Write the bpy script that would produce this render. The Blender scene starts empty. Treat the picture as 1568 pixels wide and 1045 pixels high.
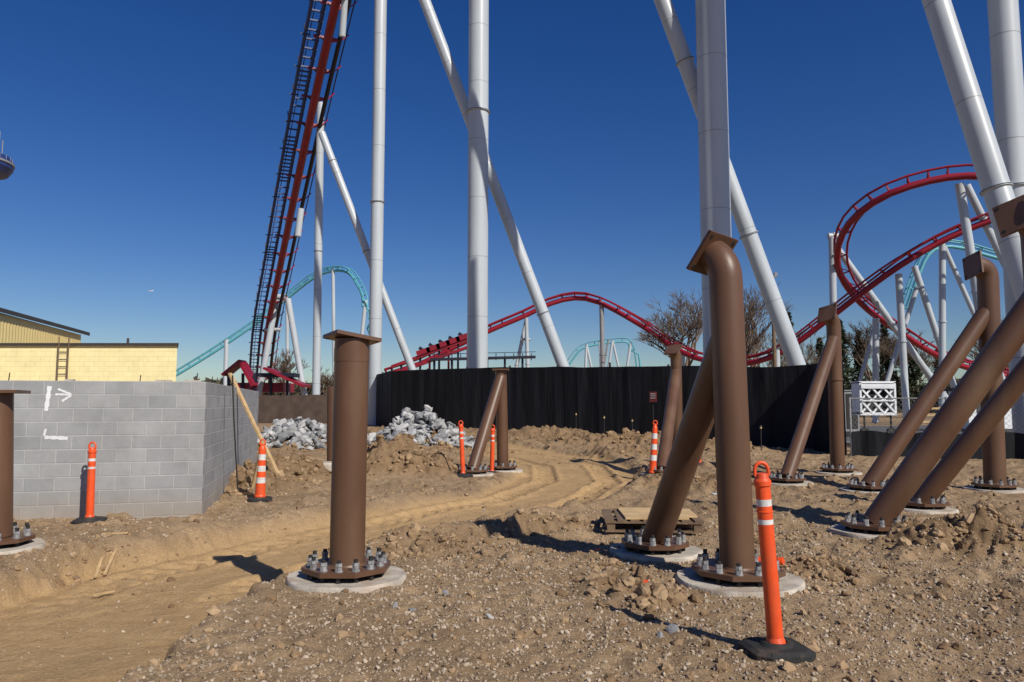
import bpy, math, random
import numpy as np
from mathutils import Vector, Matrix, Quaternion
random.seed(7); rng=np.random.default_rng(7)
sc=bpy.context.scene
# ---------------------------------------------------------------- camera
F=1130.0; HC=1.65; PT=math.atan(97.5/F)
cam=bpy.data.cameras.new("camera"); camo=bpy.data.objects.new("camera",cam)
sc.collection.objects.link(camo); sc.camera=camo
camo.location=(0,0,HC); camo.rotation_euler=(math.pi/2+PT,0,0)
cam.lens=36*F/1568; cam.sensor_width=36; cam.clip_end=6000; cam.clip_start=0.05
# survey helpers: sight line + known distance -> world metres
def W(px,py,Y):
    dx=(px-784)/F; dy=(522.5-py)/F
    d=Vector((dx, math.cos(PT)-math.sin(PT)*dy, math.sin(PT)+math.cos(PT)*dy))
    t=Y/d.y
    return Vector((0,0,HC))+d*t
def G(px,py,z=0.0):
    p=W(px,py,1.0); d=p-Vector((0,0,HC)); t=(z-HC)/d.z
    return Vector((0,0,HC))+d*t
# ---------------------------------------------------------------- materials
def mat(name,col,rough=0.6,metal=0.0,var=0.12,scale=3.0,bump=0.0,bscale=40,spec=0.5,dirt=None,dscale=1.5,stretch=None,dist=.02):
    m=bpy.data.materials.new(name); m.use_nodes=True; nt=m.node_tree; N=nt.nodes; L=nt.links
    b=N["Principled BSDF"]; b.inputs["Roughness"].default_value=rough; b.inputs["Metallic"].default_value=metal
    b.inputs["Specular IOR Level"].default_value=spec
    tc=N.new("ShaderNodeTexCoord"); no=N.new("ShaderNodeTexNoise"); no.inputs["Scale"].default_value=scale; no.inputs["Detail"].default_value=6
    co=tc.outputs["Object"]
    if stretch:
        mp=N.new("ShaderNodeMapping"); mp.inputs["Scale"].default_value=stretch; L.new(co,mp.inputs["Vector"]); co=mp.outputs[0]
    L.new(co,no.inputs["Vector"])
    mr=N.new("ShaderNodeMapRange"); mr.inputs[1].default_value=0.3; mr.inputs[2].default_value=0.7
    mr.inputs[3].default_value=1-var; mr.inputs[4].default_value=1+var
    L.new(no.outputs["Fac"],mr.inputs[0])
    mx=N.new("ShaderNodeMix"); mx.data_type='RGBA'; mx.blend_type='MULTIPLY'; mx.inputs[0].default_value=1
    mx.inputs[6].default_value=(*col,1); L.new(mr.outputs[0],mx.inputs[7])
    out=mx.outputs[2]
    if dirt:
        n2=N.new("ShaderNodeTexNoise"); n2.inputs["Scale"].default_value=dscale; n2.inputs["Detail"].default_value=8
        L.new(co,n2.inputs["Vector"])
        r=N.new("ShaderNodeMapRange"); r.inputs[1].default_value=0.5; r.inputs[2].default_value=0.75; r.inputs[4].default_value=0.6
        L.new(n2.outputs["Fac"],r.inputs[0])
        m2=N.new("ShaderNodeMix"); m2.data_type='RGBA'; L.new(r.outputs[0],m2.inputs[0]); L.new(out,m2.inputs[6]); m2.inputs[7].default_value=(*dirt,1)
        out=m2.outputs[2]
    L.new(out,b.inputs["Base Color"])
    if bump>0:
        n3=N.new("ShaderNodeTexNoise"); n3.inputs["Scale"].default_value=bscale; n3.inputs["Detail"].default_value=8
        L.new(co,n3.inputs["Vector"])
        bp=N.new("ShaderNodeBump"); bp.inputs["Strength"].default_value=bump; bp.inputs["Distance"].default_value=dist
        L.new(n3.outputs["Fac"],bp.inputs["Height"]); L.new(bp.outputs[0],b.inputs["Normal"])
    return m
M={}
M['brown']=mat("brown_painted_steel",(0.115,0.058,0.033),0.42,0,0.14,2.5,0.05,60,0.4,(0.20,0.125,0.075),1.6,(1,1,.35))
M['conc']=mat("concrete",(0.46,0.41,0.34),0.9,0,0.25,6,0.5,50,0.3,(0.30,0.20,0.115),2.8)
M['galv']=mat("galvanised_steel",(0.36,0.36,0.36),0.45,0.35,0.35,20)
M['dark']=mat("dark_steel",(0.02,0.018,0.016),0.7)
M['white']=mat("white_painted_steel",(0.47,0.51,0.54),0.36,0,0.08,0.9,0,40,0.5,(0.36,0.38,0.39),0.8,(1,1,.2))
M['red']=mat("red_painted_steel",(0.27,0.008,0.022),0.4,0,0.12,1)
M['dred']=mat("darker_red_steel",(0.25,0.008,0.022),0.45,0,0.2,1)  # slightly darker red paint for lift hill, train platform and shelter
M['blue']=mat("dark_blue_steel",(0.022,0.045,0.17),0.5,0,0.12,1)
M['navy']=mat("dark_rail_steel",(0.012,0.014,0.03),0.5)
M['teal']=mat("teal_steel",(0.10,0.38,0.44),0.5)
M['orange']=mat("orange_plastic",(0.80,0.085,0.015),0.45,0,0.12,9,0.05,30,0.5,(0.50,0.10,0.04),5)
M['refl']=mat("reflective_white_band",(0.66,0.66,0.64),0.4,0,0.15,25,0,40,0.5,(0.45,0.38,0.30),9)
M['rubber']=mat("black_rubber",(0.028,0.028,0.027),0.8,0,0.2,10,0.4,60,0.3,(0.14,0.10,0.07),6)
M['fabric']=mat("black_fence_fabric",(0.009,0.010,0.013),0.7,0,0.6,2.0,.9,2.2,0.25,(0.020,0.019,0.019),1.6,(1,1,.12),.12)
M['wood']=mat("raw_lumber",(0.50,0.34,0.17),0.8,0,0.2,8,0.3,30)
M['oldwood']=mat("weathered_wood",(0.17,0.11,0.065),0.85,0,0.25,6,0.3,30)
M['ply']=mat("plywood_sheet",(0.56,0.39,0.20),0.75,0,0.15,4,0.2,40,0.3,(0.44,0.29,0.14),3)
M['fencewood']=mat("brown_fence_boards",(0.075,0.052,0.040),0.85,0,0.3,2)
M['bark']=mat("bark",(0.14,0.10,0.07),0.9,0,0.2,5)
M['pine']=mat("pine_foliage",(0.032,0.044,0.018),0.9,0,0.5,0.8)
M['farleaf']=mat("distant_foliage",(0.075,0.066,0.042),0.95,0,0.5,0.2)
M['asphalt']=mat("asphalt",(0.09,0.088,0.085),0.9,0,0.15,2,0.3,80)
M['yellowmetal']=mat("yellow_metal_siding",(0.84,0.66,0.28),0.55,0,0.04,1)
M['roof']=mat("dark_roof_metal",(0.05,0.045,0.042),0.6)
M['whitep']=mat("white_paint",(0.75,0.76,0.77),0.5,0,0.08,3)
M['bluep']=mat("blue_plastic",(0.03,0.15,0.42),0.5)
M['sign']=mat("red_sign_face",(0.20,0.03,0.028),0.5)
M['greybox']=mat("grey_cabinet",(0.25,0.25,0.26),0.6)
# ---------------------------------------------------------------- mesh builder
class MB:
    def __init__(s): s.v=[];s.f=[];s.m=[];s.s=[]
    def add(s,vs,fs,m=0,sm=False):
        o=len(s.v); s.v+= [tuple(q) for q in vs]
        for f in fs: s.f.append(tuple(i+o for i in f)); s.m.append(m); s.s.append(sm)
    def tube(s,pts,r,m=0,n=16,caps=True,sm=True):
        pts=[Vector(p) for p in pts]; k=len(pts)
        rs=r if isinstance(r,(list,tuple)) else [r]*k
        t0=(pts[1]-pts[0]).normalized()
        a=Vector((0,0,1)) if abs(t0.z)<0.9 else Vector((0,1,0))
        u=t0.cross(a).normalized(); vs=[]; rings=[]
        for i in range(k):
            if i==0: t=t0
            elif i==k-1: t=(pts[i]-pts[i-1]).normalized()
            else: t=((pts[i]-pts[i-1]).normalized()+(pts[i+1]-pts[i]).normalized()).normalized()
            u=(u-t*u.dot(t)).normalized(); w=t.cross(u)
            ring=[pts[i]+(u*math.cos(2*math.pi*j/n)+w*math.sin(2*math.pi*j/n))*rs[i] for j in range(n)]
            rings.append(ring); vs+=ring
        fs=[(i*n+j,i*n+(j+1)%n,(i+1)*n+(j+1)%n,(i+1)*n+j) for i in range(k-1) for j in range(n)]
        s.add(vs,fs,m,sm)
        if caps:
            s.add(rings[0],[tuple(range(n))[::-1]],m); s.add(rings[-1],[tuple(range(n))],m)
    def box(s,c,size,m=0,R=None):
        c=Vector(c); hx,hy,hz=[q/2 for q in size]
        vs=[Vector((x,y,z)) for z in(-hz,hz) for y in(-hy,hy) for x in(-hx,hx)]
        if R is not None: vs=[R@q for q in vs]
        vs=[q+c for q in vs]
        s.add(vs,[(0,2,3,1),(4,5,7,6),(0,1,5,4),(2,6,7,3),(0,4,6,2),(1,3,7,5)],m)
    def beam(s,a,b,w,h,m=0):
        a=Vector(a);b=Vector(b);t=(b-a); l=t.length; t.normalize()
        up=Vector((0,0,1)) if abs(t.z)<.95 else Vector((0,1,0))
        x=t.cross(up).normalized(); z=x.cross(t)
        R=Matrix((x,t,z)).transposed()
        s.box((a+b)/2,(w,l,h),m,R)
    def lathe(s,c,prof,mats,n=24,R=None,sm=True):
        c=Vector(c)
        for i in range(len(prof)-1):
            (r0,z0),(r1,z1)=prof[i],prof[i+1]
            vs=[]
            for (r,z) in ((r0,z0),(r1,z1)):
                for j in range(n):
                    q=Vector((r*math.cos(2*math.pi*j/n),r*math.sin(2*math.pi*j/n),z))
                    if R is not None:q=R@q
                    vs.append(q+c)
            mm=mats if isinstance(mats,int) else mats[i]
            s.add(vs,[(j,(j+1)%n,n+(j+1)%n,n+j) for j in range(n)],mm,sm)
    def disc(s,c,prof_r,z0,z1,m,n=24,R=None,ph=0):
        c=Vector(c);vs=[]
        for z in(z0,z1):
            for j in range(n):
                a=2*math.pi*j/n+ph
                q=Vector((prof_r*math.cos(a),prof_r*math.sin(a),z))
                if R is not None:q=R@q
                vs.append(q+c)
        s.add(vs,[tuple(range(n))[::-1],tuple(range(n,2*n))],m)
        s.add(vs,[(j,(j+1)%n,n+(j+1)%n,n+j) for j in range(n)],m,n>10)
    def build(s,name,mats,parent=None):
        me=bpy.data.meshes.new(name); me.from_pydata(s.v,[],s.f)
        for k in mats: me.materials.append(M[k] if isinstance(k,str) else k)
        me.polygons.foreach_set("material_index",s.m); me.polygons.foreach_set("use_smooth",s.s)
        me.update(); o=bpy.data.objects.new(name,me); sc.collection.objects.link(o)
        if parent: o.parent=parent
        return o
def bigmesh(name,v,f,mats,smooth=False,attrs=None):
    v=np.asarray(v,np.float32); f=np.asarray(f,np.int32); k=f.shape[1]
    me=bpy.data.meshes.new(name)
    me.vertices.add(len(v)); me.vertices.foreach_set("co",v.ravel())
    me.loops.add(f.size); me.loops.foreach_set("vertex_index",f.ravel())
    me.polygons.add(len(f)); me.polygons.foreach_set("loop_start",np.arange(0,f.size,k,dtype=np.int32))
    me.polygons.foreach_set("loop_total",np.full(len(f),k,np.int32))
    me.polygons.foreach_set("use_smooth",np.full(len(f),smooth,bool))
    for a,d in (attrs or {}).items():
        at=me.attributes.new(a,'FLOAT','POINT'); at.data.foreach_set("value",np.asarray(d,np.float32))
    me.update(calc_edges=True)
    for k2 in mats: me.materials.append(k2)
    o=bpy.data.objects.new(name,me); sc.collection.objects.link(o); return o
# ---------------------------------------------------------------- terrain
def vn(x,y,seed=0):
    xi=np.floor(x).astype(np.int64); yi=np.floor(y).astype(np.int64); xf=x-xi; yf=y-yi
    def h(a,b):
        n=(a*374761393+b*668265263+seed*1442695041)&0xffffffff
        n=((n^(n>>13))*1274126177)&0xffffffff
        return ((n^(n>>16))&0xffff)/65535.0
    u=xf*xf*(3-2*xf); w=yf*yf*(3-2*yf)
    return (h(xi,yi)*(1-u)+h(xi+1,yi)*u)*(1-w)+(h(xi,yi+1)*(1-u)+h(xi+1,yi+1)*u)*w
def fbm(x,y,o=4,seed=0):
    s=0;a=1;t=0
    for i in range(o):
        s=s+a*vn(x*(2**i)+17.3*i,y*(2**i)-9.1*i,seed+i); t+=a; a*=.5
    return s/t-0.5
def sst(a,b,x):
    t=np.clip((x-a)/(b-a),0,1); return t*t*(3-2*t)
PATH=[(-3.8,2.0),(-3.7,4.0),(-3.75,6),(-3.5,8),(-2.6,10),(-1.2,11.6),(0.4,13.6),(1.5,17.0),(1.6,21),(0.5,25),(-2,29)]
HWD=[1.4,1.35,1.35,1.35,1.3,1.25,1.3,1.5,1.7,1.8,2]
def pathinfo(x,y):
    best=np.full(x.shape,1e9); S=np.zeros(x.shape); Lt=np.zeros(x.shape); Hw=np.ones(x.shape); acc=0
    for i in range(len(PATH)-1):
        ax,ay=PATH[i];bx,by=PATH[i+1]; dx,dy=bx-ax,by-ay; l=math.hypot(dx,dy)
        t=np.clip(((x-ax)*dx+(y-ay)*dy)/(l*l),0,1)
        px=x-(ax+t*dx);py=y-(ay+t*dy); d=np.hypot(px,py); sg=np.sign(dx*py-dy*px)
        k=d<best; best=np.where(k,d,best); S=np.where(k,acc+t*l,S); Lt=np.where(k,d*sg,Lt); Hw=np.where(k,HWD[i]+(HWD[i+1]-HWD[i])*t,Hw); acc+=l
    return best,S,Lt,Hw
MOUNDS=[] # x,y,rx,ry,h
def md(px,py,rx,ry,h): g=G(px,py); MOUNDS.append((g.x,g.y,rx,ry,h))
md(610,722,1.1,.9,.66); md(575,728,.9,.7,.42); md(672,728,.8,.6,.32); md(440,738,1.2,.9,.45); md(395,750,.9,.9,.30)
md(1475,845,.75,.45,.26); md(1400,835,.5,.35,.10); md(1540,850,.5,.4,.15)
md(960,905,.5,.35,.10); md(1000,925,.3,.2,.09); md(1240,880,.5,.25,.13); md(830,812,.9,.5,.16); md(640,835,.7,.35,.12); md(930,850,.5,.3,.09)
md(1060,745,1.3,.7,.22); md(960,700,1.6,1.0,.22); md(1120,755,.9,.5,.18)
md(645,690,2.0,1.6,.6); md(455,690,2.3,1.5,.45)
MOUNDS+= [(1.5,31,2.6,1.4,.55),(4.5,29,2.4,1.0,.45),(7,26.5,2,.9,.35),(-6.5,33,3,1.5,.4),(-3,35,3,1.5,.4),(-12,24,3,2,.4)]
FL=[] # flattened pads
for (px,py,R) in [(531,888,.66),(1128,892,.72),(1003,848,.66),(770,722,.5),(724,728,.5),(1035,715,.5),(1014,728,.5),(1205,742,.6),(1283,728,.6),
                  (1330,752,.65),(1522,752,.65),(1340,815,.65),(1412,780,.6),(500,722,.5),(0,842,.6),(1188,1003,.45),(136,800,.3),(995,815,.8)]:
    g=G(px,py); FL.append((g.x,g.y,R))
FL.append((6.55,9.0,.7))
def H(x,y,full=False):
    x=np.asarray(x,float); y=np.asarray(y,float)
    b,S,Lt,Hw=pathinfo(x,y)
    wob=0.25*fbm(x*1.3,y*1.3,3,5)+.14*fbm(x*5,y*5,2,6)
    p=1-sst(Hw-.18,Hw+.08,b+wob)
    near=1-sst(30,45,np.hypot(x,y))
    h=0.10*fbm(x*.35,y*.35,3,1)+0.08*fbm(x*1.7,y*1.7,4,2)*(1-.6*p)+ (0.075*fbm(x*7,y*7,4,3))*(1-.78*p)
    cl=fbm(x*3.1,y*3.1,3,9); h=h+np.clip(cl-.10,0,1)*.30*(1-p)*sst(4.5,7.5,y)
    dep=.27-.17*sst(9,14,y)
    h=h-dep*p
    # windrow thrown up along the edge of the graded path
    edge=np.exp(-((b+wob-Hw-.22)/.16)**2); h=h+edge*(.07+.10*fbm(x*2.2,y*2.2,3,61))*sst(5,8,y)
    al=np.abs(Lt)
    on=sst(-.25,.05,fbm(S*.25,Lt*.3,2,33)+.22)*sst(6.5,9,y)*p
    band=np.clip(1-np.abs(al-.72)/.27,0,1); band=np.minimum(band*4,1)*on
    tr=np.sin(2*math.pi*(S+0.9*np.abs(al-.72))/.30)
    h=h+band*(0.030*np.clip(tr*1.8,-1,1)-.045)
    ridge=np.exp(-((al-.41)/.07)**2)+np.exp(-((al-1.03)/.07)**2); h=h+ridge*on*(.035+.05*fbm(x*4,y*4,2,8))
    # second machine track running off to the right
    for (yy,am_) in ((9.35,1),(10.5,1)):
        dd_=np.abs(y-(yy+.16*(x+1))); ms=sst(-2.2,-1.5,x)*(1-sst(1.2,2.2,x))*(1-.6*p)
        bb=np.minimum(np.clip(1-dd_/.24,0,1)*4,1)*ms
        h=h+bb*(.032*np.clip(1.7*np.sin(2*math.pi*(x+.25*dd_)/.24),-1,1)-.045)+np.exp(-((dd_-.29)/.07)**2)*ms*.04
    mm=np.zeros(x.shape)
    for (mx,my,rx,ry,mh) in MOUNDS:
        q=((x-mx)/rx)**2+((y-my)/ry)**2
        g=np.exp(-q*1.3); mm=np.maximum(mm,0)+mh*g*(1+1.5*fbm(x*2.6,y*2.6,4,21))
    h=h+mm+np.minimum(mm*2,.25)*fbm(x*6,y*6,4,22)*1.3
    for (fx,fy,R) in FL:
        w=1-sst(R*.8,R*1.45,np.hypot(x-fx,y-fy)); h=h*(1-w)+(0.012+.06*fbm(x*6,y*6,3,4))*w
    h=h*near
    east=sst(11.5,13.5,x)*sst(23.5,25.5,y)
    rise=.4*sst(24,40,y)*(1-sst(7,12,x))
    h=h*(1-east)+rise
    if full: return h,p,mm
    return h
def hz(x,y): return float(H(np.array([x]),np.array([y]))[0])
ang=np.concatenate([np.arange(-180,-52,4.0),np.arange(-52,52,0.12),np.arange(52,180,4.0)])
ang=np.radians(ang)
rr=[0.4,.8,1.3,1.8,2.3,2.8]; r=3.2
while r<42: rr.append(r); r*=1.0042
while r<4500: rr.append(r); r*=1.12
rr=np.array(rr); A,Rr=np.meshgrid(ang,rr)
X=np.sin(A)*Rr; Y=np.cos(A)*Rr; Z,Pm,Mm=H(X,Y,True)
na=len(ang); nr=len(rr)
V=np.stack([X,Y,Z],-1).reshape(-1,3); V=np.vstack([V,[[0,0,0]]])
i=np.arange(nr-1)[:,None]*na; j=np.arange(na)[None,:]; j2=(j+1)%na
Fq=np.stack([i+j,i+j2,i+na+j2,i+na+j],-1).reshape(-1,4)[:,::-1]
gm=bpy.data.materials.new("dirt_ground"); gm.use_nodes=True; nt=gm.node_tree; N=nt.nodes; L=nt.links
bs=N["Principled BSDF"]; bs.inputs["Roughness"].default_value=.95; bs.inputs["Specular IOR Level"].default_value=.12
tc=N.new("ShaderNodeTexCoord")
def noise(sc_,det=8,ro=.55):
    n=N.new("ShaderNodeTexNoise"); n.inputs["Scale"].default_value=sc_; n.inputs["Detail"].default_value=det; n.inputs["Roughness"].default_value=ro
    L.new(tc.outputs["Object"],n.inputs["Vector"]); return n
def mrg(src,a,b,c=0,d=1):
    n=N.new("ShaderNodeMapRange"); 
    for q,vv in zip((1,2,3,4),(a,b,c,d)): n.inputs[q].default_value=vv
    L.new(src,n.inputs[0]); return n.outputs[0]
def mixc(f,a,b,bt='MIX'):
    n=N.new("ShaderNodeMix"); n.data_type='RGBA'; n.blend_type=bt
    for idx,vv in ((0,f),(6,a),(7,b)):
        if isinstance(vv,(int,float)): n.inputs[idx].default_value=vv
        elif isinstance(vv,tuple): n.inputs[idx].default_value=(*vv,1)
        else: L.new(vv,n.inputs[idx])
    return n.outputs[2]
at=N.new("ShaderNodeAttribute"); at.attribute_name="path"
am=N.new("ShaderNodeAttribute"); am.attribute_name="mound"
n1=noise(.6,6); n2=noise(5,8,.65); n3=noise(38,8,.7)
tan_=mixc(mrg(n2.outputs["Fac"],.3,.7),(.43,.275,.130),(.55,.37,.19))
tan_=mixc(mrg(n1.outputs["Fac"],.45,.7,0,.5),tan_,(.36,.24,.125))
rough_=mixc(mrg(n1.outputs["Fac"],.35,.65),(.29,.197,.115),(.43,.30,.175))
rough_=mixc(mrg(n2.outputs["Fac"],.42,.66,0,.5),rough_,(.20,.13,.073))
rough_=mixc(mrg(n3.outputs["Fac"],.56,.68,0,.5),rough_,(.46,.38,.27))
c=mixc(at.outputs["Fac"],rough_,tan_)
c=mixc(am.outputs["Fac"],c,mixc(mrg(n2.outputs["Fac"],.35,.65),(.17,.105,.055),(.31,.205,.115)))
c=mixc(1.0,c,mixc(mrg(n3.outputs["Fac"],.3,.7),(.78,.78,.78),(1.15,1.15,1.15)),'MULTIPLY')
L.new(c,bs.inputs["Base Color"])
b1=N.new("ShaderNodeBump"); b1.inputs["Strength"].default_value=.8; b1.inputs["Distance"].default_value=.03; L.new(n3.outputs["Fac"],b1.inputs["Height"])
b2=N.new("ShaderNodeBump"); b2.inputs["Strength"].default_value=.6; b2.inputs["Distance"].default_value=.08; L.new(n2.outputs["Fac"],b2.inputs["Height"]); L.new(b1.outputs[0],b2.inputs["Normal"])
L.new(b2.outputs[0],bs.inputs["Normal"])
pv=np.append(Pm.ravel(),0); mv=np.append(np.clip(Mm.ravel()*6,0,1)*.85,0)
bigmesh("ground",V,Fq,[gm],True,{"path":pv,"mound":mv})
# ---------------------------------------------------------------- rocks
def ico(sub):
    t=(1+5**.5)/2
    v=[(-1,t,0),(1,t,0),(-1,-t,0),(1,-t,0),(0,-1,t),(0,1,t),(0,-1,-t),(0,1,-t),(t,0,-1),(t,0,1),(-t,0,-1),(-t,0,1)]
    f=[(0,11,5),(0,5,1),(0,1,7),(0,7,10),(0,10,11),(1,5,9),(5,11,4),(11,10,2),(10,7,6),(7,1,8),(3,9,4),(3,4,2),(3,2,6),(3,6,8),(3,8,9),(4,9,5),(2,4,11),(6,2,10),(8,6,7),(9,8,1)]
    v=[np.array(q)/np.linalg.norm(q) for q in v]
    for _ in range(sub):
        cache={};nf=[]
        def mid(a,b):
            k=(min(a,b),max(a,b))
            if k not in cache:
                q=v[a]+v[b]; v.append(q/np.linalg.norm(q)); cache[k]=len(v)-1
            return cache[k]
        for a,b,c_ in f:
            x,y,z=mid(a,b),mid(b,c_),mid(c_,a); nf+=[(a,x,z),(b,y,x),(c_,z,y),(x,y,z)]
        f=nf
    return np.array(v),np.array(f)
def rockmat(name,c0,c1):
    m=bpy.data.materials.new(name); m.use_nodes=True; nt=m.node_tree
    a=nt.nodes.new("ShaderNodeAttribute"); a.attribute_name="rc"
    n=nt.nodes.new("ShaderNodeTexNoise"); n.inputs["Scale"].default_value=14; n.inputs["Detail"].default_value=6
    mx=nt.nodes.new("ShaderNodeMix"); mx.data_type='RGBA'; mx.inputs[6].default_value=(*c0,1); mx.inputs[7].default_value=(*c1,1)
    nt.links.new(a.outputs["Fac"],mx.inputs[0])
    m2=nt.nodes.new("ShaderNodeMix"); m2.data_type='RGBA'; m2.blend_type='MULTIPLY'; m2.inputs[0].default_value=.5
    nt.links.new(mx.outputs[2],m2.inputs[6]); nt.links.new(n.outputs["Fac"],m2.inputs[7])
    b=nt.nodes["Principled BSDF"]; b.inputs["Roughness"].default_value=.92; b.inputs["Specular IOR Level"].default_value=.2
    nt.links.new(m2.outputs[2],b.inputs["Base Color"])
    bp=nt.nodes.new("ShaderNodeBump"); bp.inputs["Strength"].default_value=.6; bp.inputs["Distance"].default_value=.01
    n5=nt.nodes.new("ShaderNodeTexNoise"); n5.inputs["Scale"].default_value=60; nt.links.new(n5.outputs["Fac"],bp.inputs["Height"]); nt.links.new(bp.outputs[0],b.inputs["Normal"])
    return m
def rocks(name,P,size,mt,sub=0,squash=.65,jit=.3,sink=.3):
    v,f=ico(sub); n=len(P); k=len(v)
    S=np.stack([size*rng.uniform(.7,1.3,n),size*rng.uniform(.6,1.1,n),size*squash*rng.uniform(.6,1.2,n)],-1)
    vv=v[None]*(1+jit*rng.uniform(-1,1,(n,k,1)))
    vv=np.sign(vv)*np.abs(vv)**.8
    vv=vv*S[:,None,:]
    q=rng.normal(size=(n,4))*np.array([1,.35,.35,1]); q/=np.linalg.norm(q,axis=1)[:,None]
    w,x,y,z=q.T
    R=np.stack([1-2*(y*y+z*z),2*(x*y-z*w),2*(x*z+y*w),2*(x*y+z*w),1-2*(x*x+z*z),2*(y*z-x*w),2*(x*z-y*w),2*(y*z+x*w),1-2*(x*x+y*y)],-1).reshape(n,3,3)
    vv=np.einsum('nij,nkj->nki',R,vv)+P[:,None,:]+np.array([0,0,1])*(size*squash*(.5-sink))[:,None,None]
    ff=(f[None]+(np.arange(n)*k)[:,None,None]).reshape(-1,3)
    rc=np.repeat(rng.uniform(0,1,n),k)
    return bigmesh(name,vv.reshape(-1,3),ff,[mt],False,{"rc":rc})
gravm=rockmat("gravel_stone",(.28,.20,.12),(.66,.54,.41)); clodm=rockmat("dirt_clod_soil",(.24,.15,.08),(.52,.36,.21)); rubm=rockmat("broken_concrete",(.24,.245,.25),(.66,.65,.63))
def sectorpts(n,r0,r1,a=42,pw=1.0):
    rr_=r0+(r1-r0)*rng.uniform(0,1,n)**pw; aa=np.radians(rng.uniform(-a,a,n))
    return np.sin(aa)*rr_,np.cos(aa)*rr_
x,y=sectorpts(80000,3.4,15,42,1.0)
h,p,mm=H(x,y,True); dens=fbm(x*.5,y*.5,3,41)+.5
keep=(rng.uniform(0,1,len(x))< (1-.95*p)*(.25+1.1*dens)*(1-.75*sst(7,12,y)))
x,y,h=x[keep],y[keep],h[keep]
s=.005+.012*rng.uniform(0,1,len(x))**3.2
s=s*(1+.03*y)
rocks("gravel",np.stack([x,y,h],-1),s,gravm,0,.7,.25,.2)
# dirt clods
x,y=sectorpts(42000,3.6,30,44,1.1)
h,p,mm=H(x,y,True); d2=fbm(x*.8,y*.8,3,57)
keep=(rng.uniform(0,1,len(x))<(1-.90*p)*np.clip(.08+mm*4+np.clip(d2,0,1)*1.2,0,1)); x,y,h,mm=x[keep],y[keep],h[keep],mm[keep]
s=.010+.030*rng.uniform(0,1,len(x))**3.5*(1+1.0*np.clip(mm*5,0,1)); s=s*(1+.03*y)
xs_=[x];ys_=[y];ss_=[s]
for (px,py,n,rad,sz) in [(955,900,260,.42,.05),(1000,925,170,.28,.06),(940,865,120,.5,.04),(1245,875,200,.4,.05),(1460,838,260,.55,.06),(1545,850,90,.4,.05),(830,805,230,.9,.05),(640,848,200,.55,.045),(610,700,160,.9,.08),(670,722,140,.8,.07),(1060,748,200,1.2,.06),(430,735,160,1.0,.07),(700,835,130,.6,.04),(1180,820,140,.7,.04),(60,850,90,.6,.04)]:
    g=G(px,py); a=rng.uniform(0,2*math.pi,n); q=np.abs(rng.normal(0,.55,n))*rad
    xs_.append(g.x+np.cos(a)*q*1.3); ys_.append(g.y+np.sin(a)*q); ss_.append(.010+sz*rng.uniform(0,1,n)**3)
x=np.concatenate(xs_);y=np.concatenate(ys_);s=np.concatenate(ss_); h=H(x,y)
ok=np.ones(len(x),bool)
rocks("dirt_clods",np.stack([x,y,h],-1),s,clodm,1,.75,.30,.35)
def rubble(px,py,rx,ry,hh,n,smax):
    g=G(px,py); a=rng.uniform(0,2*math.pi,n); q=rng.uniform(0,1,n)**.6
    x=g.x+np.cos(a)*q*rx; y=g.y+np.sin(a)*q*ry; z=H(x,y)+hh*(1-q**1.4)*rng.uniform(.35,1,n)
    s=.05+smax*rng.uniform(0,1,n)**2.5
    rocks("concrete_rubble_pile",np.stack([x,y,z],-1),s,rubm,0,.5,.3,.1)
rubble(648,690,1.9,1.4,.75,1100,.21); rubble(460,690,2.4,1.4,.5,1100,.21)
x=[];y=[]
for px,py in [(680,912),(632,937),(605,935),(750,955),(1010,975),(1030,968),(960,865),(1095,760),(740,770)]:
    g=G(px,py); x.append(g.x); y.append(g.y)
x=np.array(x);y=np.array(y); rocks("broken_concrete_pieces",np.stack([x,y,H(x,y)],-1),rng.uniform(.03,.06,len(x)),rubm,1,.4,.2,.2)
# ---------------------------------------------------------------- brown support columns
BM=['brown','conc','galv','dark']
def base_asm(mb,c,R=.40,nb=10,fr=.54,fh=.05):
    c=Vector(c)
    n=36; vs=[]; 
    ph=random.random()*6
    for (k_,z) in ((1.0,-.4),(1.0,fh-.025),(.97,fh)):
        for j in range(n):
            a=2*math.pi*j/n; q=fr*k_*(1+.018*math.sin(3*a+ph)+.012*math.sin(7*a+ph*2)); vs.append(c+Vector((q*math.cos(a),q*math.sin(a),z+(.006*math.sin(4*a+ph) if z>0 else 0))))
    mb.add(vs,[(l*n+j,l*n+(j+1)%n,(l+1)*n+(j+1)%n,(l+1)*n+j) for l in (0,1) for j in range(n)],1,True)
    mb.add(vs[2*n:],[tuple(range(n))],1)
    mb.disc(c,R*.62,fh-.02,fh+.05,3,16)
    for k in range(nb):
        a=2*math.pi*(k+.5)/nb; q=c+Vector((math.cos(a),math.sin(a),0))*R*.80
        mb.box(q+Vector((0,0,fh+.02)),(.05,.035,.06),3,Matrix.Rotation(a,3,'Z'))
        z=fh+.095; e=random.random()
        mb.disc(q,.038,z,z+.008,2,12)
        mb.disc(q,.032,z+.008,z+.042,2,6,ph=k); mb.disc(q,.032,z+.046,z+.076,2,6,ph=k*.7)
        mb.disc(q,.020,z+.04,z+.098+.02*e,3,8)
    mb.disc(c,R,fh+.05,fh+.095,0,8,ph=math.pi/8)
    return c+Vector((0,0,fh+.095))
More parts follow.
